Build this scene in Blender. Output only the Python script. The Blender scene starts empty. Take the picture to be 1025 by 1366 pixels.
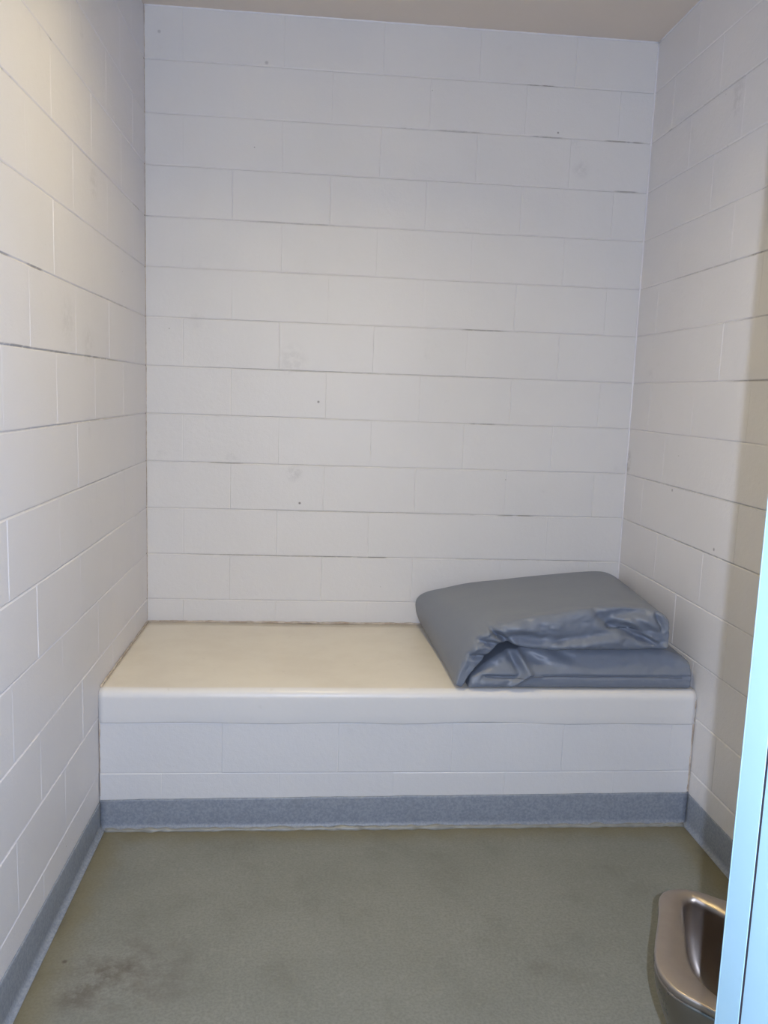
import bpy, bmesh, math, random
from mathutils import Vector, Matrix, noise
random.seed(7)
scn = bpy.context.scene
COL = scn.collection

# ------------------------------------------------------------------ sizes
W = 2.131          # room width (x)
H = 3.048          # ceiling height, 15 courses of block
CR = 0.2032        # course height
BL = 0.4064        # block length
YF = -2.74         # inner face of the front wall
BD = 0.85          # bunk depth
BH = 0.508         # bunk height

# ------------------------------------------------------------------ node helpers
def mat(name):
    m = bpy.data.materials.new(name); m.use_nodes = True
    nt = m.node_tree; nt.nodes.clear()
    out = nt.nodes.new('ShaderNodeOutputMaterial')
    b = nt.nodes.new('ShaderNodeBsdfPrincipled')
    nt.links.new(b.outputs[0], out.inputs[0])
    return m, nt, b
def N(nt, t, **kw):
    n = nt.nodes.new(t)
    for k, v in kw.items():
        if k in n.inputs: n.inputs[k].default_value = v
        else: setattr(n, k, v)
    return n
def coords(nt, scale=(1,1,1), loc=(0,0,0)):
    tc = N(nt, 'ShaderNodeTexCoord'); mp = N(nt, 'ShaderNodeMapping')
    mp.inputs['Scale'].default_value = scale; mp.inputs['Location'].default_value = loc
    nt.links.new(tc.outputs['Object'], mp.inputs[0]); return mp.outputs[0]
def noise_n(nt, vec, scale, detail=3, rough=.5):
    n = N(nt, 'ShaderNodeTexNoise'); n.inputs['Scale'].default_value = scale
    n.inputs['Detail'].default_value = detail; n.inputs['Roughness'].default_value = rough
    nt.links.new(vec, n.inputs['Vector']); return n.outputs['Fac']
def ramp(nt, f, a, b, va=0., vb=1.):
    n = N(nt, 'ShaderNodeMapRange'); n.interpolation_type = 'SMOOTHSTEP'
    for i, v in zip((1,2,3,4), (a,b,va,vb)): n.inputs[i].default_value = v
    nt.links.new(f, n.inputs[0]); return n.outputs[0]
def mth(nt, op, a, b=None, c=None):
    n = N(nt, 'ShaderNodeMath'); n.operation = op
    for i, v in enumerate((a,b,c)):
        if v is None: continue
        if isinstance(v, (int,float)): n.inputs[i].default_value = v
        else: nt.links.new(v, n.inputs[i])
    return n.outputs[0]
def mix(nt, f, a, b):
    n = N(nt, 'ShaderNodeMix'); n.data_type = 'RGBA'
    for i, v in ((0,f),(6,a),(7,b)):
        if isinstance(v, (int,float)): n.inputs[i].default_value = v
        elif isinstance(v, tuple): n.inputs[i].default_value = (*v, 1)
        else: nt.links.new(v, n.inputs[i])
    return n.outputs[2]
def bump(nt, b, h, strength, dist, prev=None):
    n = N(nt, 'ShaderNodeBump'); n.inputs['Strength'].default_value = strength
    n.inputs['Distance'].default_value = dist
    nt.links.new(h, n.inputs['Height'])
    if prev is not None: nt.links.new(prev, n.inputs['Normal'])
    nt.links.new(n.outputs[0], b.inputs['Normal']); return n.outputs[0]

# ------------------------------------------------------------------ materials
def painted_block(name, base, seed=0., dirt_lo=.60, rows=True, ax=0, segs=(), spots=()):
    m, nt, b = mat(name)
    v = coords(nt, (1,1,1), (seed, seed*.7, 0))
    big = noise_n(nt, v, 1.7, 4, .6)
    med = noise_n(nt, v, 7., 4, .65)
    c = mix(nt, ramp(nt, big, .35, .7), base, tuple(x*.965 for x in base))
    # faint grey smudges
    sm = mth(nt, 'MULTIPLY', ramp(nt, med, .60, .78), ramp(nt, big, .5, .62))
    c = mix(nt, mth(nt, 'MULTIPLY', sm, .40), c, tuple(x*.66 for x in base))
    # pin holes / specks
    vor = N(nt, 'ShaderNodeTexVoronoi'); vor.inputs['Scale'].default_value = 9.
    nt.links.new(v, vor.inputs['Vector'])
    sp = ramp(nt, vor.outputs['Distance'], .012, .03, 1, 0)
    sp = mth(nt, 'MULTIPLY', sp, ramp(nt, noise_n(nt, v, 23., 1), .56, .6))
    c = mix(nt, mth(nt, 'MULTIPLY', sp, .6), c, (.16,.14,.12))
    if rows:
        # grime sitting in stretches of the bed joints
        tc = N(nt, 'ShaderNodeTexCoord'); sx = N(nt, 'ShaderNodeSeparateXYZ')
        nt.links.new(tc.outputs['Object'], sx.inputs[0])
        cz = mth(nt, 'DIVIDE', mth(nt, 'SUBTRACT', H, sx.outputs[2]), CR)
        wob = mth(nt, 'MULTIPLY', mth(nt, 'SUBTRACT', noise_n(nt, v, 5., 2), .5), .02)
        fr = mth(nt, 'ABSOLUTE', mth(nt, 'SUBTRACT', mth(nt, 'FRACT', mth(nt, 'ADD', mth(nt, 'ADD', cz, wob), .5)), .5))
        line = ramp(nt, fr, .006, .016, 1, 0)
        st = coords(nt, (1.6,1.6,9.), (seed+3, 0, 1.3))
        msk = ramp(nt, noise_n(nt, st, 2.2, 4, .65), dirt_lo, dirt_lo+.12)
        fine = ramp(nt, noise_n(nt, v, 60., 2), .35, .6)
        d = mth(nt, 'MULTIPLY', mth(nt, 'MULTIPLY', line, msk), mth(nt, 'MULTIPLY_ADD', fine, .6, .3))
        c = mix(nt, d, c, (.20,.18,.16))
        c = mix(nt, mth(nt, 'MULTIPLY', line, .16), c, tuple(x*.6 for x in base))
        tot = None                                  # darker grime stretches: (course, from, to, strength)
        for k, a, b_, st_ in segs:
            h = mth(nt, 'ABSOLUTE', mth(nt, 'SUBTRACT', mth(nt, 'ADD', cz, wob), k))
            h = ramp(nt, h, .008, .022, st_*.62, 0)
            mid = mth(nt, 'ABSOLUTE', mth(nt, 'SUBTRACT', sx.outputs[ax], (a+b_)/2))
            h = mth(nt, 'MULTIPLY', h, ramp(nt, mid, (b_-a)*.30, (b_-a)*.55, 1, 0))
            tot = h if tot is None else mth(nt, 'MAXIMUM', tot, h)
        if tot is not None:
            br = ramp(nt, noise_n(nt, v, 17., 3, .7), .34, .52, .25, 1)
            c = mix(nt, mth(nt, 'MULTIPLY', tot, br), c, (.15,.14,.13))
        for pos, r_in, r_out, st_, col in spots:    # chips, pits and smudges at their own places
            vd = N(nt, 'ShaderNodeVectorMath'); vd.operation = 'DISTANCE'; vd.inputs[1].default_value = pos
            nt.links.new(tc.outputs['Object'], vd.inputs[0])
            m_ = ramp(nt, vd.outputs['Value'], r_in, r_out, st_*(.5 if r_out > .02 else .8), 0)
            if r_out > .02: m_ = mth(nt, 'MULTIPLY', m_, ramp(nt, noise_n(nt, v, 30., 4, .7), .36, .62))
            c = mix(nt, m_, c, col)
    nt.links.new(c, b.inputs['Base Color'])
    b.inputs['Roughness'].default_value = .42
    b.inputs['Specular IOR Level'].default_value = .35
    g = noise_n(nt, v, 210., 3, .6); g2 = noise_n(nt, v, 45., 4, .6)
    n1 = bump(nt, b, g2, .28, .004)
    bump(nt, b, g, .22, .002, n1)
    return m
WALLC = (.755,.737,.738)
DK = (.06,.055,.05); GY = (.36,.35,.35)
M_back = painted_block('painted block wall', (.725,.712,.70), 0., .60, ax=0,  # same wall paint, darkened a little to dim the light on the back wall
    segs=[(2,1.60,1.76,.6),(2,1.92,2.10,.9),(2,1.20,1.40,.5),(3,1.98,2.09,.8),(6,1.34,1.54,.8),(8,1.40,1.52,.7),(9,.26,.42,.7),(10,1.54,1.72,.8),
          (11,.15,1.08,.55),(11,.96,1.06,.9),(11,.76,.86,.8),(7,.30,1.60,.3),(4,.40,.80,.35),(10,.5,1.5,.3),(11,1.3,2.1,.35)],
    spots=[((.733,0,1.496),.003,.007,.8,DK),((.661,0,1.051),.003,.007,.9,DK),((1.72,0,2.662),.002,.006,.8,DK),((.636,0,1.18),.01,.05,.6,GY),
           ((1.83,0,2.52),.01,.05,.45,GY),((1.80,0,2.62),.005,.03,.4,GY),((.617,0,1.671),.02,.09,.4,GY),((.49,0,2.86),.003,.010,.7,GY),((.06,0,2.95),.003,.009,.7,GY)])
M_left = painted_block('painted block wall left', (.76,.748,.775), 4.3, .60, ax=1,  # same wall paint, tinted lighter and bluer to stand for flash light
    segs=[(6,-1.74,-1.56,.8),(6,-1.46,-1.33,1.),(6,-.85,-.3,.4),(7,-1.80,-.35,.6),(7,-1.62,-1.42,.9),(7,-1.30,-1.12,.9),(7,-.98,-.62,1.),
          (8,-1.7,-.2,.35),(8,-1.35,-1.05,.5),(9,-1.7,-.2,.3)],
    spots=[((0,-.528,2.456),.004,.012,.6,(.9,.89,.86)),((0,-.811,2.171),.01,.07,.45,GY),((0,-.90,1.66),.02,.09,.4,GY),((0,-1.12,1.72),.02,.09,.35,GY)])
M_right = painted_block('painted block wall right', WALLC, 9.1, .60, ax=1,
    segs=[(7,-1.4,-.85,.7),(6,-1.4,-.9,.4),(9,-1.3,-.05,.45),(10,-1.3,-.05,.55),(5,-1.3,-.3,.35),(2,-1.2,-.2,.4)],
    spots=[((W,-.745,2.61),.01,.05,.55,GY),((W,-.745,2.56),.01,.045,.55,GY),((W,-.492,1.204),.003,.008,.7,DK),((W,-.873,1.039),.003,.008,.7,DK),((W,-.01,1.29),.01,.05,.8,(.22,.19,.18)),((W,-.01,1.25),.01,.04,.8,(.22,.19,.18))])
M_bunkb = painted_block('painted bunk block', (.71,.705,.71), 2.2, .9, rows=False)

m, nt, b = mat('bunk slab paint'); M_slab = m
v = coords(nt); f = noise_n(nt, v, 5., 5, .65); f2 = noise_n(nt, v, 26., 3)
geo = N(nt, 'ShaderNodeNewGeometry'); sx = N(nt, 'ShaderNodeSeparateXYZ'); nt.links.new(geo.outputs['Position'], sx.inputs[0])
c = mix(nt, ramp(nt, f, .35, .7), (.745,.70,.62), (.70,.65,.57))
# slab top is creamier than the front lip
lip = ramp(nt, sx.outputs[1], -BD+.020, -BD+.034)
c = mix(nt, lip, (.735,.72,.705), c)
c = mix(nt, mth(nt, 'MULTIPLY', ramp(nt, f2, .66, .8), .25), c, (.45,.42,.36))
nt.links.new(c, b.inputs['Base Color']); b.inputs['Roughness'].default_value = .38
bump(nt, b, noise_n(nt, v, 60., 4), .12, .003)

m, nt, b = mat('ceiling paint'); M_ceil = m
v = coords(nt); f = noise_n(nt, v, 3., 4)
nt.links.new(mix(nt, f, (.71,.63,.555), (.67,.595,.52)), b.inputs['Base Color']); b.inputs['Roughness'].default_value = .55
bump(nt, b, noise_n(nt, v, 90., 3), .2, .003)

m, nt, b = mat('floor epoxy'); M_floor = m
v = coords(nt)
f = noise_n(nt, v, 3.2, 5, .6); sp = noise_n(nt, v, 130., 2, .6); s2 = noise_n(nt, v, 48., 4, .7)
c = mix(nt, ramp(nt, f, .3, .7), (.235,.238,.208), (.205,.21,.182))
c = mix(nt, ramp(nt, sp, .35, .68, 0, .42), c, (.135,.14,.12))
c = mix(nt, ramp(nt, s2, .5, .75, 0, .28), c, (.31,.315,.28))
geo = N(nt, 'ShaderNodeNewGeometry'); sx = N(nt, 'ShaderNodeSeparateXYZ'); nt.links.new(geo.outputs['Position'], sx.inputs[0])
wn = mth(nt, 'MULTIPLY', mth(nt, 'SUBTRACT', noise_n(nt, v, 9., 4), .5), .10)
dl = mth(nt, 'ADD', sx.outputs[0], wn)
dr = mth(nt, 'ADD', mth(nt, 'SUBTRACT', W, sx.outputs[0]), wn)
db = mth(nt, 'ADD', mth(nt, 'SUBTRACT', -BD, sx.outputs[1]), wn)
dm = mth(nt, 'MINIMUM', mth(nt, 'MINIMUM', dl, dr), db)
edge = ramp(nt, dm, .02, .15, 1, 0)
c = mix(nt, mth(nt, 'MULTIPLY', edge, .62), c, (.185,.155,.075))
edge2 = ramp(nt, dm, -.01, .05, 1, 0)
c = mix(nt, mth(nt, 'MULTIPLY', edge2, .45), c, (.07,.062,.05))  # wall-edge dirt, strengthened to paint in deeper shade on the floor
# scuffed stain near the left front corner
vd = N(nt, 'ShaderNodeVectorMath'); vd.operation = 'DISTANCE'; vd.inputs[1].default_value = (.26,-1.60,0)
nt.links.new(geo.outputs['Position'], vd.inputs[0])
stn = mth(nt, 'MULTIPLY', ramp(nt, vd.outputs['Value'], .03, .24, 1, 0), ramp(nt, noise_n(nt, v, 11., 4, .7), .42, .66))
c = mix(nt, mth(nt, 'MULTIPLY', stn, .6), c, (.12,.10,.085))
mot = ramp(nt, noise_n(nt, v, 6.5, 5, .7), .52, .74)
c = mix(nt, mth(nt, 'MULTIPLY', mot, .30), c, (.125,.118,.095))
for pos, r_in, r_out, st_ in (((.20,-1.60,0),.01,.09,.55),((.25,-1.565,0),.0,.05,.5),((.144,-1.68,0),.01,.07,.5),((1.367,-1.611,0),.0,.05,.35),((.08,-1.543,0),.003,.010,.8)):
    vq = N(nt, 'ShaderNodeVectorMath'); vq.operation = 'DISTANCE'; vq.inputs[1].default_value = pos
    nt.links.new(geo.outputs['Position'], vq.inputs[0]); m_ = ramp(nt, vq.outputs['Value'], r_in, r_out, st_, 0)
    if r_out > .02: m_ = mth(nt, 'MULTIPLY', m_, ramp(nt, noise_n(nt, v, 22., 4, .7), .34, .6))
    c = mix(nt, m_, c, (.09,.07,.055))
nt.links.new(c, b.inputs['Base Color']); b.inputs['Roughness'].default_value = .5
b.inputs['Specular IOR Level'].default_value = .3
bump(nt, b, sp, .25, .0015)

m, nt, b = mat('blue grey cove base'); M_base = m
v = coords(nt); sp = noise_n(nt, v, 120., 2, .6); f = noise_n(nt, v, 14., 3)
c = mix(nt, ramp(nt, sp, .3, .7), (.208,.238,.29), (.285,.315,.368))
c = mix(nt, ramp(nt, f, .55, .75, 0, .35), c, (.20,.22,.25))
nt.links.new(c, b.inputs['Base Color']); b.inputs['Roughness'].default_value = .45
bump(nt, b, sp, .25, .002)

m, nt, b = mat('pale sealant'); M_seal = m
v = coords(nt); f = noise_n(nt, v, 30., 3)
nt.links.new(mix(nt, f, (.34,.35,.34), (.17,.17,.15)), b.inputs['Base Color']); b.inputs['Roughness'].default_value = .35
m, nt, b = mat('aged caulk'); M_caulk = m
v = coords(nt); f = noise_n(nt, v, 26., 4, .7)
nt.links.new(mix(nt, ramp(nt, f, .35, .65), (.42,.34,.27), (.62,.55,.48)), b.inputs['Base Color']); b.inputs['Roughness'].default_value = .5
m, nt, b = mat('white caulk'); M_wcaulk = m
v = coords(nt); f = noise_n(nt, v, 40., 3)
nt.links.new(mix(nt, f, (.72,.71,.74), (.80,.79,.81)), b.inputs['Base Color']); b.inputs['Roughness'].default_value = .25

m, nt, b = mat('blue grey vinyl'); M_vinyl = m
v = coords(nt); f = noise_n(nt, v, 6., 4); w = noise_n(nt, v, 420., 2)
nt.links.new(mix(nt, f, (.175,.20,.248), (.195,.22,.272)), b.inputs['Base Color'])
b.inputs['Roughness'].default_value = .42; b.inputs['Specular IOR Level'].default_value = .45
n1 = bump(nt, b, noise_n(nt, v, 34., 4, .55), .12, .004)
bump(nt, b, w, .15, .0006, n1)
m, nt, b = mat('dark vinyl welt'); M_welt = m
v = coords(nt); f = noise_n(nt, v, 60., 2)
nt.links.new(mix(nt, f, (.12,.135,.165), (.15,.165,.20)), b.inputs['Base Color']); b.inputs['Roughness'].default_value = .45

m, nt, b = mat('brushed stainless steel'); M_steel = m
v = coords(nt, (40,40,400)); f = noise_n(nt, v, 1., 3); v2 = coords(nt); g = noise_n(nt, v2, 9., 4, .6)
b.inputs['Metallic'].default_value = 1
nt.links.new(mix(nt, g, (.48,.425,.385), (.385,.34,.305)), b.inputs['Base Color'])
nt.links.new(ramp(nt, g, .3, .7, .40, .52), b.inputs['Roughness'])
bump(nt, b, f, .05, .001)

m, nt, b = mat('shaded steel'); M_steel2 = m  # toilet steel darkened to stand for the dim surroundings it mirrors
v = coords(nt); g = noise_n(nt, v, 9., 4, .6); b.inputs['Metallic'].default_value = 1
nt.links.new(mix(nt, g, (.31,.285,.25), (.25,.23,.205)), b.inputs['Base Color']); nt.links.new(ramp(nt, g, .3, .7, .26, .36), b.inputs['Roughness'])
m, nt, b = mat('pale blue enamel'); M_frame = m
v = coords(nt); f = noise_n(nt, v, 12., 3)
nt.links.new(mix(nt, f, (.33,.52,.62), (.36,.55,.65)), b.inputs['Base Color']); b.inputs['Roughness'].default_value = .35
bump(nt, b, noise_n(nt, v, 150., 2), .06, .001)
m, nt, b = mat('gap black'); M_gap = m  # near-black colour for the shade in the door frame gap
v = coords(nt); nt.links.new(mix(nt, noise_n(nt, v, 30., 2), (.015,.012,.02), (.03,.02,.03)), b.inputs['Base Color']); b.inputs['Roughness'].default_value = .7
m, nt, b = mat('white enamel trim'); M_trim = m
v = coords(nt); nt.links.new(mix(nt, noise_n(nt, v, 30., 2), (.72,.71,.68), (.76,.75,.72)), b.inputs['Base Color']); b.inputs['Roughness'].default_value = .4
m = bpy.data.materials.new('lamp lens'); m.use_nodes = True; nt = m.node_tree; nt.nodes.clear(); M_lens = m
o_ = nt.nodes.new('ShaderNodeOutputMaterial'); e_ = nt.nodes.new('ShaderNodeEmission')
e_.inputs[0].default_value = (1, .80, .40, 1); e_.inputs[1].default_value = 108
nt.links.new(e_.outputs[0], o_.inputs[0])

# ------------------------------------------------------------------ mesh helpers
def link(name, bm, material, parent=None, smooth=False, kind=None, label=None):
    me = bpy.data.meshes.new(name)
    bmesh.ops.recalc_face_normals(bm, faces=bm.faces[:])
    bm.to_mesh(me); bm.free()
    if smooth:
        for p in me.polygons: p.use_smooth = True
    me.materials.append(material)
    o = bpy.data.objects.new(name, me); COL.objects.link(o)
    if parent: o.parent = parent
    if kind: o['kind'] = kind
    if label: o['label'] = label
    return o
def empty(name, loc, label=None, cat=None, kind=None):
    o = bpy.data.objects.new(name, None); COL.objects.link(o); o.location = loc
    o.empty_display_size = .1
    if label: o['label'] = label
    if cat: o['category'] = cat
    if kind: o['kind'] = kind
    return o
def box(bm, a, b_, bev=0):
    r = bmesh.ops.create_cube(bm, size=1)
    for v_ in r['verts']:
        v_.co = Vector([a[i] + (v_.co[i]+.5)*(b_[i]-a[i]) for i in range(3)])
    if bev:
        es = list({e for v_ in r['verts'] for e in v_.link_edges})
        bmesh.ops.bevel(bm, geom=es, offset=bev, segments=3, affect='EDGES', profile=.5)
def tube(bm, pts, rad, seg=8, jitter=0.):
    rings = []
    for i, p_ in enumerate(pts):
        p_ = Vector(p_); a = Vector(pts[max(0,i-1)]); c_ = Vector(pts[min(len(pts)-1,i+1)])
        t = (c_-a).normalized(); up = Vector((0,0,1)) if abs(t.z) < .9 else Vector((1,0,0))
        s = t.cross(up).normalized(); u = s.cross(t)
        r = (rad[i] if isinstance(rad, list) else rad)*(1+jitter*noise.noise(p_*35))
        rings.append([bm.verts.new(p_ + s*r*math.cos(k*math.tau/seg) + u*r*math.sin(k*math.tau/seg)) for k in range(seg)])
    for A, B in zip(rings, rings[1:]):
        for k in range(seg): bm.faces.new((A[k],A[(k+1)%seg],B[(k+1)%seg],B[k]))
    bm.faces.new(rings[0][::-1]); bm.faces.new(rings[-1])

def block_wall(name, mapf, u0, u1, z0, z1, rows, joints, material, parent=None, kind=None, seed=1, thick=.19, gw=.0042, gd=.0028):
    """mapf(u, d, z) -> world; d = depth into the wall. rows: list of z bounds (top to bottom)."""
    rnd = random.Random(seed); bm = bmesh.new()
    def wz(z, u):
        if z >= z1-1e-4 or z <= z0+1e-4: return z
        return z + .0022*noise.noise(Vector((u*1.3, z*7.1, seed*3.3)))
    for r in range(len(rows)-1):
        zt, zb = rows[r], rows[r+1]
        if zb < z0: zb = z0
        if zt > z1: zt = z1
        if zt-zb < .004: continue
        js = [u0] + [j + rnd.uniform(-.002,.002) for j in joints(r) if u0+.02 < j < u1-.02] + [u1]
        for a, b_ in zip(js, js[1:]):
            d = rnd.uniform(-.0007,.0007); d4 = [d + rnd.uniform(-.0005,.0005) for _ in range(4)]
            g = [(a,zt),(b_,zt),(b_,zb),(a,zb)]
            o_ = [bm.verts.new(mapf(u_, gd, wz(z_, u_))) for u_, z_ in g]
            w_ = gw*rnd.uniform(.85,1.15)
            s = [(1,-1),(-1,-1),(-1,1),(1,1)]
            e = [(0 if (a==u0) else 1, 1), (0 if (b_==u1) else 1, 1)]
            i_ = []
            for k, ((u_, z_), (su, sz)) in enumerate(zip(g, s)):
                edge_u = (u_ == u0 or u_ == u1)
                i_.append(bm.verts.new(mapf(u_ + (0 if edge_u else su*w_*.7), 0 + d4[k], wz(z_, u_) + sz*w_)))
            bm.faces.new(i_)
            # deep bed joints above and below, shallow painted-over head joints at the sides
            bm.faces.new((o_[0], o_[1], i_[1], i_[0])); bm.faces.new((o_[2], o_[3], i_[3], i_[2]))
            for k, k2 in ((1,2),(3,0)):
                hd = gd*(.42 + .25*noise.noise(Vector((g[k][0]*9, r*3.7, seed))))
                if g[k][0] in (u0, u1): hd = .0
                h1 = bm.verts.new(mapf(g[k][0], hd, wz(g[k][1], g[k][0]) + s[k][1]*w_)); h2 = bm.verts.new(mapf(g[k2][0], hd, wz(g[k2][1], g[k2][0]) + s[k2][1]*w_))
                bm.faces.new((o_[k], h1, i_[k])); bm.faces.new((h1, h2, i_[k2], i_[k])); bm.faces.new((h2, o_[k2], i_[k2]))
    # solid body behind the faces
    A = [mapf(u_, d_, z_) for d_ in (gd+.0005, thick) for u_, z_ in ((u0,z0),(u1,z0),(u1,z1),(u0,z1))]
    V = [bm.verts.new(p_) for p_ in A]
    for f_ in ((0,1,2,3),(4,5,6,7),(0,1,5,4),(1,2,6,5),(2,3,7,6),(3,0,4,7)): bm.faces.new([V[k] for k in f_])
    me = bpy.data.meshes.new(name); bm.normal_update(); bm.to_mesh(me); bm.free()
    me.materials.append(material)
    o = bpy.data.objects.new(name, me); COL.objects.link(o)
    if parent: o.parent = parent
    if kind: o['kind'] = kind
    return o

ROWS = [H - k*CR for k in range(16)]; ROWS[-1] = 0.
def jt(first_even_idx, first_odd_idx, lo, hi):
    def f(r):                                       # r = 0 for the top course
        x = first_even_idx if r % 2 == 0 else first_odd_idx
        k0 = math.floor((lo-x)/BL)
        return [x + (k0+i)*BL for i in range(int((hi-lo)/BL)+3)]
    return f
# ------------------------------------------------------------------ room shell
block_wall('wall_back', lambda u,d,z: (u, d, z), 0, W, 0, H, ROWS, jt(.155, .358, 0, W), M_back, kind='structure', seed=1)
block_wall('wall_left', lambda u,d,z: (-d, u, z), YF, 0, 0, H, ROWS, jt(-1.04, -.83, YF, 0), M_left, kind='structure', seed=2)
block_wall('wall_right', lambda u,d,z: (W+d, u, z), YF, 0, 0, H, ROWS, jt(-.39, -.61, YF, 0), M_right, kind='structure', seed=3)
# front wall round the doorway: one mesh of solid pieces
DX0, DX1, DZ = .255, 1.285, 2.08
bm = bmesh.new()
box(bm, (-.19,YF-.2,0), (DX0,YF,H)); box(bm, (DX1,YF-.2,0), (W+.19,YF,H)); box(bm, (DX0,YF-.2,DZ), (DX1,YF,H))
link('wall_front', bm, M_back, kind='structure')
# ceiling with the square hole of the recessed lamp
LX, LY, LS, LR = .80, -1.40, .15, .15
bm = bmesh.new()
zc0, zc1 = H, H+.2
box(bm, (-.19,YF-.2,zc0), (LX-LS,.19,zc1)); box(bm, (LX+LS,YF-.2,zc0), (W+.19,.19,zc1))
box(bm, (LX-LS,YF-.2,zc0), (LX+LS,LY-LS,zc1)); box(bm, (LX-LS,LY+LS,zc0), (LX+LS,.19,zc1))
link('ceiling', bm, M_ceil, kind='structure')
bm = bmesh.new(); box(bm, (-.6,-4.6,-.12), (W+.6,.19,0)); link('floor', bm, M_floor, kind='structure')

# ceiling lamp (above the frame)
t = empty('ceiling_light', (LX,LY,H), 'square recessed ceiling lamp with a warm glowing lens above the cell', 'ceiling light')
bm = bmesh.new(); q = LS
for a, b_ in (((-q-.03,-q-.03,-.006),(q+.03,-q+.006,0)), ((-q-.03,q-.006,-.006),(q+.03,q+.03,0)), ((-q-.03,-q+.006,-.006),(-q+.006,q-.006,0)), ((q-.006,-q+.006,-.006),(q+.03,q-.006,0))): box(bm, a, b_)
for a, b_ in (((-q,-q,0),(q,-q+.006,LR)), ((-q,q-.006,0),(q,q,LR)), ((-q,-q+.006,0),(-q+.006,q-.006,LR)), ((q-.006,-q+.006,0),(q,q-.006,LR))): box(bm, a, b_)
link('frame', bm, M_trim, t)
bm = bmesh.new(); box(bm, (-q+.006,-q+.006,LR-.004), (q-.006,q-.006,LR)); link('diffuser', bm, M_lens, t)

# caulk lines where wall meets ceiling and in the corners
def wobble_line(a, b_, n, amp):
    a = Vector(a); b_ = Vector(b_)
    return [a.lerp(b_, i/n) + Vector((noise.noise(Vector((i*.31,1.7,0))), noise.noise(Vector((i*.31,5.1,0))), noise.noise(Vector((i*.31,9.3,0)))))*amp for i in range(n+1)]
bm = bmesh.new(); tube(bm, wobble_line((0,-.001,H-.001),(W,-.001,H-.001),80,.0008), .0042, 8, .3); link('trim_1', bm, M_wcaulk, smooth=True, kind='structure')
bm = bmesh.new(); tube(bm, wobble_line((W-.001,YF,H-.001),(W-.001,0,H-.001),80,.0008), .0035, 8, .3); link('trim_2', bm, M_wcaulk, smooth=True, kind='structure')
bm = bmesh.new(); tube(bm, wobble_line((W-.001,-.001,BH+.01),(W-.001,-.001,H-.004),120,.0008), .0042, 8, .4); link('trim_3', bm, M_wcaulk, smooth=True, kind='structure')
bm = bmesh.new(); tube(bm, wobble_line((.001,-.001,BH+.01),(.001,-.001,H-.004),120,.0008), .0016, 8, .6); link('trim_4', bm, M_caulk, smooth=True, kind='structure')

# ------------------------------------------------------------------ concrete bunk
bunk = empty('concrete_bunk', (W/2,-BD/2,0), 'white painted block bunk with a cream concrete slab built across the back wall', 'bunk')
inv = Matrix.Translation((-W/2, BD/2, 0))
BR = [.387, .203, .0]
def bj(r):
    if r == 0: return [.42+.4064*i for i in range(5)]
    if r == 1: return [.215+.4064*i for i in range(5)]
    return []
base = block_wall('base', lambda u,d,z: (u-W/2, -BD+d+BD/2, z), .002, W-.002, 0, .387, BR, bj, M_bunkb, bunk, seed=5, thick=.84, gw=.0035, gd=.0016)
# slab with a rounded front lip, a little uneven
bm = bmesh.new(); prof = []
r_ = .032
prof += [(-BD+.008,.3875),(-BD-.001,.389),(-BD-.0018,.393),(-BD-.002,.42),(-BD-.002,.45),(-BD-.002,.468)]
for k in range(9):
    a = math.pi - k*math.pi/16
    prof.append((-BD-.002+r_+r_*math.cos(a), BH-r_+r_*math.sin(a)))
for k in range(1,13): prof.append((-BD-.002+r_ + k*(BD-.0345)/12, BH))
prof.append((-.0045, .3875))
n = 120; rings = []
for i in range(n+1):
    x = .0015 + (W-.003)*i/n
    R_ = []
    for (y, z) in prof:
        dz = .0022*noise.noise(Vector((x*2.1, y*2.5, 0))) if z > BH-.001 else (-.004+.007*noise.noise(Vector((x*3.3,7.7,0))) if z < .395 else 0)
        dy = .0016*noise.noise(Vector((x*4., 3.3, z*9))) if y < -BD+.03 else 0
        R_.append(bm.verts.new((x-W/2, y+BD/2+dy, z+dz-(.001 if z > .5 else 0))))
    rings.append(R_)
for A, B in zip(rings, rings[1:]):
    for k in range(len(prof)): bm.faces.new((A[k],A[(k+1)%len(prof)],B[(k+1)%len(prof)],B[k]))
bm.faces.new(rings[0]); bm.faces.new(rings[-1][::-1])
link('slab', bm, M_slab, bunk, smooth=True, label='cream slab top with a white rounded front lip')
# caulk round the slab, moves with the bunk
bm = bmesh.new()
tube(bm, [p_ - Vector((W/2,-BD/2,0)) for p_ in wobble_line((.004,-.003,BH+.001),(W-.004,-.003,BH+.001),140,.0022)], .0048, 8, .7)
tube(bm, [p_ - Vector((W/2,-BD/2,0)) for p_ in wobble_line((.003,-BD+.02,BH+.001),(.003,-.004,BH+.001),60,.0018)], .0042, 8, .7)
tube(bm, [p_ - Vector((W/2,-BD/2,0)) for p_ in wobble_line((W-.003,-BD,.12),(W-.003,-BD,BH-.03),60,.0015)], .0036, 8, .8)
tube(bm, [p_ - Vector((W/2,-BD/2,0)) for p_ in wobble_line((.002,-BD,.12),(.002,-BD,.40),60,.0015)], .0026, 8, .8)
for v_ in bm.verts:
    v_.co.x = max(-W/2+.002, min(W/2-.002, v_.co.x)); v_.co.y = min(v_.co.y, BD/2-.003)
link('caulk_bead', bm, M_caulk, bunk, smooth=True, label='brownish caulk bead along the slab edges')

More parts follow.
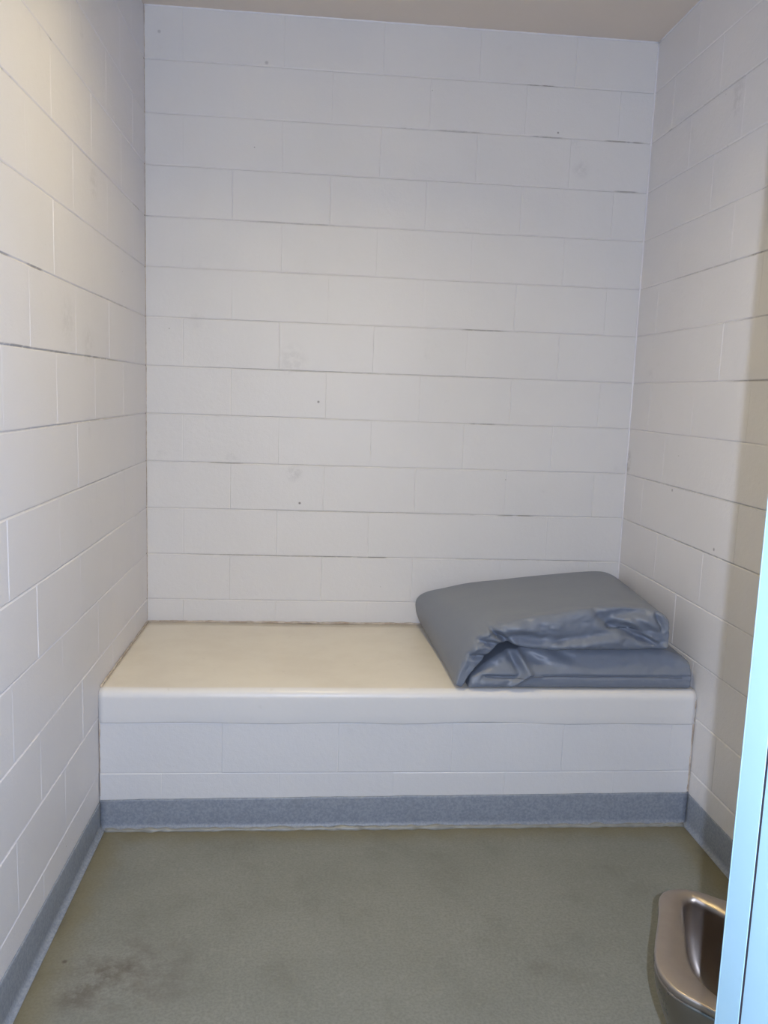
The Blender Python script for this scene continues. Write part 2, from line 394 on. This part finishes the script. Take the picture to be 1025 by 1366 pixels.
# ------------------------------------------------------------------ cove base
def cove(name, path, inward, tops):
    """path: 2 points at the wall face; inward: unit vector into the room"""
    bm = bmesh.new(); n = 90; a = Vector(path[0]); b_ = Vector(path[1]); iv = Vector(inward); rings = []
    for i in range(n+1):
        t_ = i/n; p_ = a.lerp(b_, t_); top = tops[0]+(tops[1]-tops[0])*t_ + .0022*noise.noise(p_*6+Vector((3,1,0))) + .001*noise.noise(p_*31)
        pr = [(0,top),(.003,top-.001),(.0045,top-.006),(.0048,.022)]
        for k in range(1,8):
            an = k/8*math.pi/2; pr.append((.0048+.012*(1-math.cos(an)), .022-.020*math.sin(an)))
        pr += [(.021,.0015),(.021,0),(0,0)]
        rings.append([bm.verts.new(p_ + iv*d_ + Vector((0,0,z_))) for d_, z_ in pr])
    for A, B in zip(rings, rings[1:]):
        for k in range(len(A)): bm.faces.new((A[k],A[(k+1)%len(A)],B[(k+1)%len(A)],B[k]))
    bm.faces.new(rings[0]); bm.faces.new(rings[-1][::-1])
    return link(name, bm, M_base, smooth=True, kind='structure')
cove('baseboard_back', ((.001,-BD-.0005,0),(W-.001,-BD-.0005,0)), (0,-1,0), (.106,.120))
cove('baseboard_left', ((.0005,YF,0),(.0005,-BD-.001,0)), (1,0,0), (.145,.100))
cove('baseboard_right', ((W-.0005,YF,0),(W-.0005,-BD-.001,0)), (-1,0,0), (.130,.116))
bm = bmesh.new()
pts = wobble_line((.02,-BD-.023,.001),(W-.02,-BD-.023,.001),150,.006)
tube(bm, [(p_.x, p_.y, .001) for p_ in pts], .0085, 8, .9)
link('trim_5', bm, M_seal, smooth=True, kind='structure')

# ------------------------------------------------------------------ door frame (no leaf in view)
d1 = empty('door_1', ((DX0+DX1)/2, YF-.1, 0), kind='structure')
ox, oy = (DX0+DX1)/2, YF-.1
def lb(bm, a, b_, bev=.0015): box(bm, (a[0]-ox,a[1]-oy,a[2]), (b_[0]-ox,b_[1]-oy,b_[2]), bev)
fw_ = .05
for side in (0, 1):
    bm = bmesh.new()
    if side: x0, x1, e0, e1 = 1.235, DX1, 1.235, DX1+.035
    else: x0, x1, e0, e1 = DX0, DX0+fw_, DX0-.035, DX0+fw_
    lb(bm, (x0,YF-.048,0), (x1,YF,DZ-.051), .0004); lb(bm, (e0 if not side else e0, YF,0), (e1,YF+.003,DZ+.03), .001)
    link('jamb', bm, M_frame, d1, label='pale blue steel jamb beside the cell opening')
    bm = bmesh.new()
    lb(bm, (x0+(.0008 if side else 0),YF-.0535,0), (x1-(0 if side else .0008),YF-.048,DZ-.051), 0)  # nearly flush dark strip, stands for the shade in the frame gap
    link('gap_strip', bm, M_gap, d1, label='thin black strip standing for the shaded gap in the frame')
    bm = bmesh.new(); lb(bm, (x0,YF-.2,0), (x1,YF-.0535,DZ-.051), .0004); lb(bm, (e0,YF-.203,0), (e1,YF-.2,DZ+.03), .001)
    link('outer_jamb', bm, M_frame, d1)
bm = bmesh.new(); lb(bm, (DX0,YF-.2,DZ-.05), (DX1,YF,DZ)); link('head', bm, M_frame, d1)

# ------------------------------------------------------------------ folded mattress
def catmull(P, n):
    out = []; m_ = len(P)-1
    for i in range(n+1):
        t_ = i/n*m_; k = min(int(t_), m_-1); f = t_-k
        p0, p1, p2, p3 = P[max(k-1,0)], P[k], P[k+1], P[min(k+2,m_)]
        out.append(tuple(.5*((2*p1[j]) + (-p0[j]+p2[j])*f + (2*p0[j]-5*p1[j]+4*p2[j]-p3[j])*f*f + (-p0[j]+3*p1[j]-3*p2[j]+p3[j])*f**3) for j in range(len(p1))))
    return out
def sstep(a, b_, x):
    t_ = max(0, min(1, (x-a)/(b_-a))); return t_*t_*(3-2*t_)
def seg_d(px, pz, ax, az, bx, bz):
    vx, vz = bx-ax, bz-az; L = vx*vx+vz*vz; t_ = max(0, min(1, ((px-ax)*vx+(pz-az)*vz)/L))
    return math.hypot(px-ax-vx*t_, pz-az-vz*t_), t_
YA, YB = -.838, -.035
def slab_shell(bm, outer, inner, nu, nv, nw, L, T, disp, rr=.028, soft=None):
    """rounded block bent between two curves (x,z per y); outer/inner: functions (u in 0..1, y) -> (x,z)"""
    D = YB-YA; key = {}
    def knots(n_, L_):
        ks = [rr/L_*math.sin(i/6*math.pi/2)*.999 if 0 else rr/L_*(i/6) for i in range(6)]
        mid = [rr/L_ + (1-2*rr/L_)*i/n_ for i in range(n_+1)]
        return ks + mid + [1-k for k in ks[::-1]]
    U, V, W_ = knots(nu, L), knots(nv, T), knots(nw, D)
    def vert(i, j, k):
        q_ = (i, j, k)
        if q_ in key: return key[q_]
        s, t_, y = U[i]*L, V[j]*T, W_[k]*D
        c_ = [min(max(s, rr), L-rr), min(max(t_, rr), T-rr), min(max(y, rr), D-rr)]
        d = Vector((s-c_[0], t_-c_[1], y-c_[2]))
        if d.length > 1e-9:
            m_ = max(abs(d.x), abs(d.y), abs(d.z)); d = d.normalized()*m_
        s, t_, y = c_[0]+d.x, c_[1]+d.y, c_[2]+d.z
        u, v_, yy = s/L, t_/T, YA+y
        o = outer(u, yy); i_ = inner(u, yy)
        P = Vector((o[0]*(1-v_)+i_[0]*v_, yy, o[1]*(1-v_)+i_[1]*v_))
        key[q_] = bm.verts.new(disp(P, u, v_)); return key[q_]
    a, b_, c_ = len(U)-1, len(V)-1, len(W_)-1
    for i in range(a):
        for k in range(c_):
            for j in (0, b_): bm.faces.new((vert(i,j,k),vert(i+1,j,k),vert(i+1,j,k+1),vert(i,j,k+1)))
    for i in range(a):
        for j in range(b_):
            for k in (0, c_): bm.faces.new((vert(i,j,k),vert(i+1,j,k),vert(i+1,j+1,k),vert(i,j+1,k)))
    for k in range(c_):
        for j in range(b_):
            for i in (0, a): bm.faces.new((vert(i,j,k),vert(i,j,k+1),vert(i,j+1,k+1),vert(i,j+1,k)))
# control polylines (x,z), right end -> fold -> tip on the bunk, at the front and at the back
OF = [(2.012,.772),(1.96,.803),(1.86,.812),(1.72,.803),(1.56,.778),(1.44,.757),(1.37,.736),(1.315,.695),(1.275,.63),(1.248,.565),(1.238,.522)]
OB = [(2.10,.755),(2.03,.778),(1.90,.772),(1.72,.752),(1.56,.732),(1.42,.715),(1.31,.690),(1.228,.669),(1.188,.636),(1.190,.580),(1.215,.520)]
IF = [(2.018,.655),(1.96,.655),(1.86,.653),(1.72,.652),(1.60,.652),(1.50,.658),(1.42,.672),(1.375,.655),(1.338,.616),(1.293,.561),(1.262,.512)]
IB = [(2.10,.645),(2.03,.645),(1.90,.645),(1.72,.645),(1.60,.645),(1.50,.645),(1.42,.640),(1.36,.62),(1.34,.58),(1.34,.54),(1.34,.512)]
def curve_pair(F, B, n_=240):
    f_, b_ = catmull(F, n_), catmull(B, n_)
    def g(u, y):
        k = max(0, min(n_-1, int(u*n_))); fr = u*n_-k
        w = sstep(YA, YB, y)
        w = (y-YA)/(YB-YA)*.6 + w*.4
        p_ = [(f_[k][j]*(1-fr)+f_[k+1][j]*fr)*(1-w) + (b_[k][j]*(1-fr)+b_[k+1][j]*fr)*w for j in (0,1)]
        return p_
    return g
outerU, innerU = curve_pair(OF, OB), curve_pair(IF, IB)
# creases on the upper layer's front: (ax,az,bx,bz,depth,width)  + depth = pushed in
CU = [(1.345,.742,1.43,.672,.030,.011),(1.30,.690,1.40,.668,.018,.012),(1.29,.630,1.35,.628,.014,.010),(1.275,.655,1.345,.672,-.008,.012),
      (1.36,.752,1.40,.735,.014,.010),(1.43,.700,1.62,.690,.012,.018),(1.62,.690,1.80,.715,.010,.016),(1.40,.735,1.60,.742,-.010,.020),
      (1.74,.800,1.80,.745,.024,.020),(1.80,.745,1.98,.680,.026,.013),(1.82,.758,1.93,.722,.020,.012),(1.86,.765,2.00,.668,-.014,.010),
      (1.80,.790,1.92,.800,.022,.018),(1.90,.780,1.97,.745,-.012,.014),(1.96,.79,1.985,.74,.014,.010),(1.60,.665,1.82,.690,-.010,.020),
      (1.46,.76,1.56,.735,.008,.014),(1.32,.71,1.36,.72,-.010,.010)]
CL = [(1.285,.56,1.37,.60,.012,.014),(1.30,.58,1.46,.645,-.008,.012),(1.462,.645,1.505,.570,-.020,.011),(1.435,.635,1.475,.565,.020,.012),
      (1.505,.565,1.44,.520,-.014,.009),(1.49,.63,1.56,.600,.012,.016),(1.34,.555,1.47,.552,.012,.007),(1.40,.530,1.31,.530,-.006,.014),
      (1.56,.555,2.10,.558,.007,.005),(1.58,.62,1.70,.575,-.006,.018),(1.86,.625,1.80,.575,-.005,.016),(2.03,.60,1.96,.57,.005,.014),(1.60,.64,1.66,.62,.014,.016)]
def wrinkle(C_, P, front):
    s = 0
    for ax, az, bx, bz, dp, wd in C_:
        d, t_ = seg_d(P.x, P.z, ax, az, bx, bz)
        s += dp*math.exp(-(d/wd)**2)*(.35+.65*math.sin(math.pi*min(1,max(0,.15+.7*t_))))
    return s*front
def nz(P, s, o): return noise.noise(Vector((P.x*s+o, P.y*s, P.z*s)))
def rnz(P, s, o): return 1-abs(noise.noise(Vector((P.x*s+o, P.y*s*.8, P.z*s*1.3))))*2
def dispU(P, u, v_):
    f = 1-sstep(YA+.005, YA+.10, P.y)
    f2 = 1-sstep(YA+.01, YA+.16, P.y)
    P = P.copy()
    wy = wrinkle(CU, P, f)
    P.y += wy*1.35 + f*(.004*rnz(P, 26, 2)+.007*nz(P, 10, 7))
    P.z += -.25*abs(wy)*(1 if v_ < .5 else -.2) + f2*(.003*nz(P,18,4))
    # large soft undulation of the cover
    amp = .0028*(1-.6*sstep(-.75,-.55,P.y))
    P.z += amp*nz(P, 5.5, 0)
    P.z += .014*sstep(.0,.35,u)*sstep(1,.65,u)*math.sin(math.pi*(P.y-YA)/(YB-YA))*(1-v_)*.6
    return P
def dispL(P, u, v_):
    f = 1-sstep(YA+.005, YA+.09, P.y)
    P = P.copy(); wy = wrinkle(CL, P, f)
    up = sstep(.515,.54,P.z)
    P.y += max(0, P.z-.566)*.6*f + wy*1.1 + f*(.0025*nz(P, 12, 3)+.0018*rnz(P, 30, 5))
    P.z += .002*nz(P, 6, 9)*up
    return P
mt = empty('folded_mattress', (1.66,-.43,BH), 'blue-grey vinyl mattress folded in two on the right end of the bunk', 'mattress')
ofs = Vector((1.66,-.43,BH))
bm = bmesh.new()
slab_shell(bm, outerU, innerU, 170, 22, 60, 1.05, .14, dispU, rr=.026)
lo = [(2.112,.606),(2.06,.632),(1.98,.648),(1.9,.652),(1.7,.648),(1.5,.648),(1.41,.630),(1.355,.599),(1.292,.551)]
lob = [(2.118,.640),(2.06,.646),(1.98,.648),(1.9,.648),(1.7,.648),(1.5,.645),(1.40,.635),(1.34,.60),(1.30,.560)]
li = [(2.112,.5095),(2.06,.5095),(1.98,.5095),(1.9,.5095),(1.7,.5095),(1.5,.5095),(1.42,.5095),(1.36,.5095),(1.285,.5095)]
slab_shell(bm, curve_pair(lo, lob), curve_pair(li, li), 150, 22, 50, .83, .13, dispL, rr=.024)
for v_ in bm.verts:
    v_.co.z = max(v_.co.z, BH+.0012); v_.co.x = min(v_.co.x, W-.004); v_.co.y = min(v_.co.y, -.008); v_.co -= ofs
link('cover', bm, M_vinyl, mt, smooth=True)
bm = bmesh.new(); pts = []
for i in range(90):
    x = 1.345 + (2.075-1.345)*i/89
    P = Vector((x, YA, .5545 + .003*noise.noise(Vector((x*9,0,0))) + (.0 if x > 1.52 else -.006*math.sin((1.52-x)*18))))
    Q = dispL(P, .5, .5); pts.append(Vector((P.x, Q.y-.0004, P.z)) - ofs)
tube(bm, pts, .0019, 8); link('welt', bm, M_welt, mt, smooth=True, label='stitched welt line along the lower front edge')

# ------------------------------------------------------------------ stainless toilet
tc_ = Vector((1.72,-2.16))
def resample(poly, n_=96):
    P = poly
    for _ in range(3):                                  # Chaikin rounding
        Q = []
        for i in range(len(P)):
            a, b_ = Vector(P[i]), Vector(P[(i+1)%len(P)]); Q += [a*.75+b_*.25, a*.25+b_*.75]
        P = Q
    out = []
    for k in range(n_):
        an = k*math.tau/n_; d = Vector((math.cos(an), math.sin(an))); best = None
        for i in range(len(P)):
            a, b_ = P[i]-tc_, P[(i+1)%len(P)]-tc_; e = b_-a; den = d.x*e.y-d.y*e.x
            if abs(den) < 1e-12: continue
            t_ = (a.x*e.y-a.y*e.x)/den; s = (a.x*d.y-a.y*d.x)/den
            if t_ > 0 and -1e-6 <= s <= 1+1e-6: best = t_ if best is None else max(best, t_)
        out.append(best)
    return out
OUT = [(1.520,-2.290),(1.488,-2.253),(1.449,-2.212),(1.440,-2.155),(1.456,-2.095),(1.526,-1.962),(1.550,-1.897),(1.593,-1.875),(1.645,-1.882),(1.70,-1.93),(1.80,-1.992),(1.90,-2.06),(1.98,-2.14),(1.99,-2.26),(1.94,-2.37),(1.86,-2.45),(1.76,-2.47),(1.64,-2.40),(1.575,-2.345)]
INN = [(1.542,-2.232),(1.526,-2.205),(1.519,-2.165),(1.524,-2.118),(1.547,-2.055),(1.573,-1.988),(1.598,-1.920),(1.625,-1.906),(1.645,-1.918),(1.675,-1.985),(1.76,-2.05),(1.86,-2.14),(1.87,-2.24),(1.83,-2.32),(1.75,-2.36),(1.65,-2.33),(1.58,-2.28)]
RO, RI = resample(OUT), resample(INN)
TO = Vector((1.72,-2.16,0))
toil = empty('toilet', TO, 'low stainless steel toilet bowl on the floor beside the doorway jamb', 'toilet')
def loft(rings, cap_top=False, cap_bot=False):
    bm = bmesh.new(); R_ = []
    n_ = 96
    for rad, z in rings:
        R_.append([bm.verts.new((rad[k]*math.cos(k*math.tau/n_), rad[k]*math.sin(k*math.tau/n_), z)) for k in range(n_)])
    for A, B in zip(R_, R_[1:]):
        for k in range(n_): bm.faces.new((A[k],A[(k+1)%n_],B[(k+1)%n_],B[k]))
    if cap_bot: bm.faces.new(R_[0][::-1])
    if cap_top: bm.faces.new(R_[-1])
    return bm
def sc(R_, s, add=0): return [r*s+add for r in R_]
def lerp(A, B, t_): return [a*(1-t_)+b_*t_ for a, b_ in zip(A, B)]
RZ = .400
link('shroud', loft([(sc(RO,.68),.001),(sc(RO,.70),.08),(sc(RO,.77),.17),(sc(RO,.88),.26),(sc(RO,.97),.325),(sc(RO,1,.000),.36),(sc(RO,1,.0015),.378),(sc(RO,1,.0005),.383),(sc(RO,1,-.006),.384)]), M_steel2, toil, smooth=True)
link('rim', loft([(sc(RO,1,-.006),.380),(sc(RO,1,-.0005),.3845),(sc(RO,1,.0015),.394),(sc(RO,1,.000),.3985),(sc(RO,1,-.004),RZ),(lerp(RO,RI,.5),RZ-.001),(sc(RI,1,.010),RZ-.005),(sc(RI,1,.003),RZ-.009),(sc(RI,1,0),RZ-.016),(sc(RI,1,.001),RZ-.024)]), M_steel, toil, smooth=True, label='wide flat polished steel rim')
link('bowl', loft([(sc(RI,1,.001),RZ-.020),(sc(RI,1.0,.003),.345),(sc(RI,.99),.30),(sc(RI,.93),.25),(sc(RI,.80),.205),(sc(RI,.55),.175),(sc(RI,.22),.16),(sc(RI,.05),.155)], cap_top=True), M_steel, toil, smooth=True)
# deck joining the bowl to the corner
bm = bmesh.new()
pl = [(2.095,-2.10),(1.985,-2.115),(1.945,-2.22),(1.90,-2.34),(1.80,-2.44),(1.76,-2.52),(1.76,-2.735),(2.095,-2.735)]
vb = [bm.verts.new((x-TO.x,y-TO.y,.001)) for x, y in pl]; vt = [bm.verts.new((x-TO.x,y-TO.y,.384)) for x, y in pl]
bm.faces.new(vb[::-1]); bm.faces.new(vt)
for k in range(len(pl)): bm.faces.new((vb[k],vb[(k+1)%len(pl)],vt[(k+1)%len(pl)],vt[k]))
bmesh.ops.bevel(bm, geom=[e for e in bm.edges if e.verts[0].co.z > .3 and e.verts[1].co.z > .3], offset=.01, segments=3, affect='EDGES')
link('cabinet', bm, M_steel, toil)

# ------------------------------------------------------------------ lights
ld = bpy.data.lights.new('camera_flash', 'POINT'); ld.energy = 188; ld.color = (.69,.78,1.0); ld.shadow_soft_size = .006
lo_ = bpy.data.objects.new('camera_flash', ld); COL.objects.link(lo_); lo_.location = (.790,-3.61,1.545)
wd = bpy.data.worlds.new('World'); scn.world = wd; wd.use_nodes = True
bg = wd.node_tree.nodes['Background']; bg.inputs[0].default_value = (.62,.75,1,1); bg.inputs[1].default_value = .04

# ------------------------------------------------------------------ camera
cx, cy, cz, ya, pi_, ro, f = .71559,-3.63933,1.54384,.0876933,.1424286,.0353029,1106.02
fwv = Vector((math.sin(ya)*math.cos(pi_), math.cos(ya)*math.cos(pi_), -math.sin(pi_)))
r = Vector((math.cos(ya), -math.sin(ya), 0)); u = r.cross(fwv)
r2 = r*math.cos(ro)+u*math.sin(ro); u2 = -r*math.sin(ro)+u*math.cos(ro)
cd = bpy.data.cameras.new('Camera'); cam = bpy.data.objects.new('Camera', cd); COL.objects.link(cam)
M = Matrix((r2, u2, -fwv)).transposed().to_4x4(); M.translation = (cx, cy, cz); cam.matrix_world = M
cd.sensor_fit = 'VERTICAL'; cd.sensor_height = 36; cd.sensor_width = 36; cd.lens = f*36/1366; cd.clip_start = .02
scn.camera = cam
vs = scn.view_settings; vs.view_transform = 'Standard'; vs.look = 'None'; vs.gamma = 1; vs.use_curve_mapping = False; vs.exposure = 0
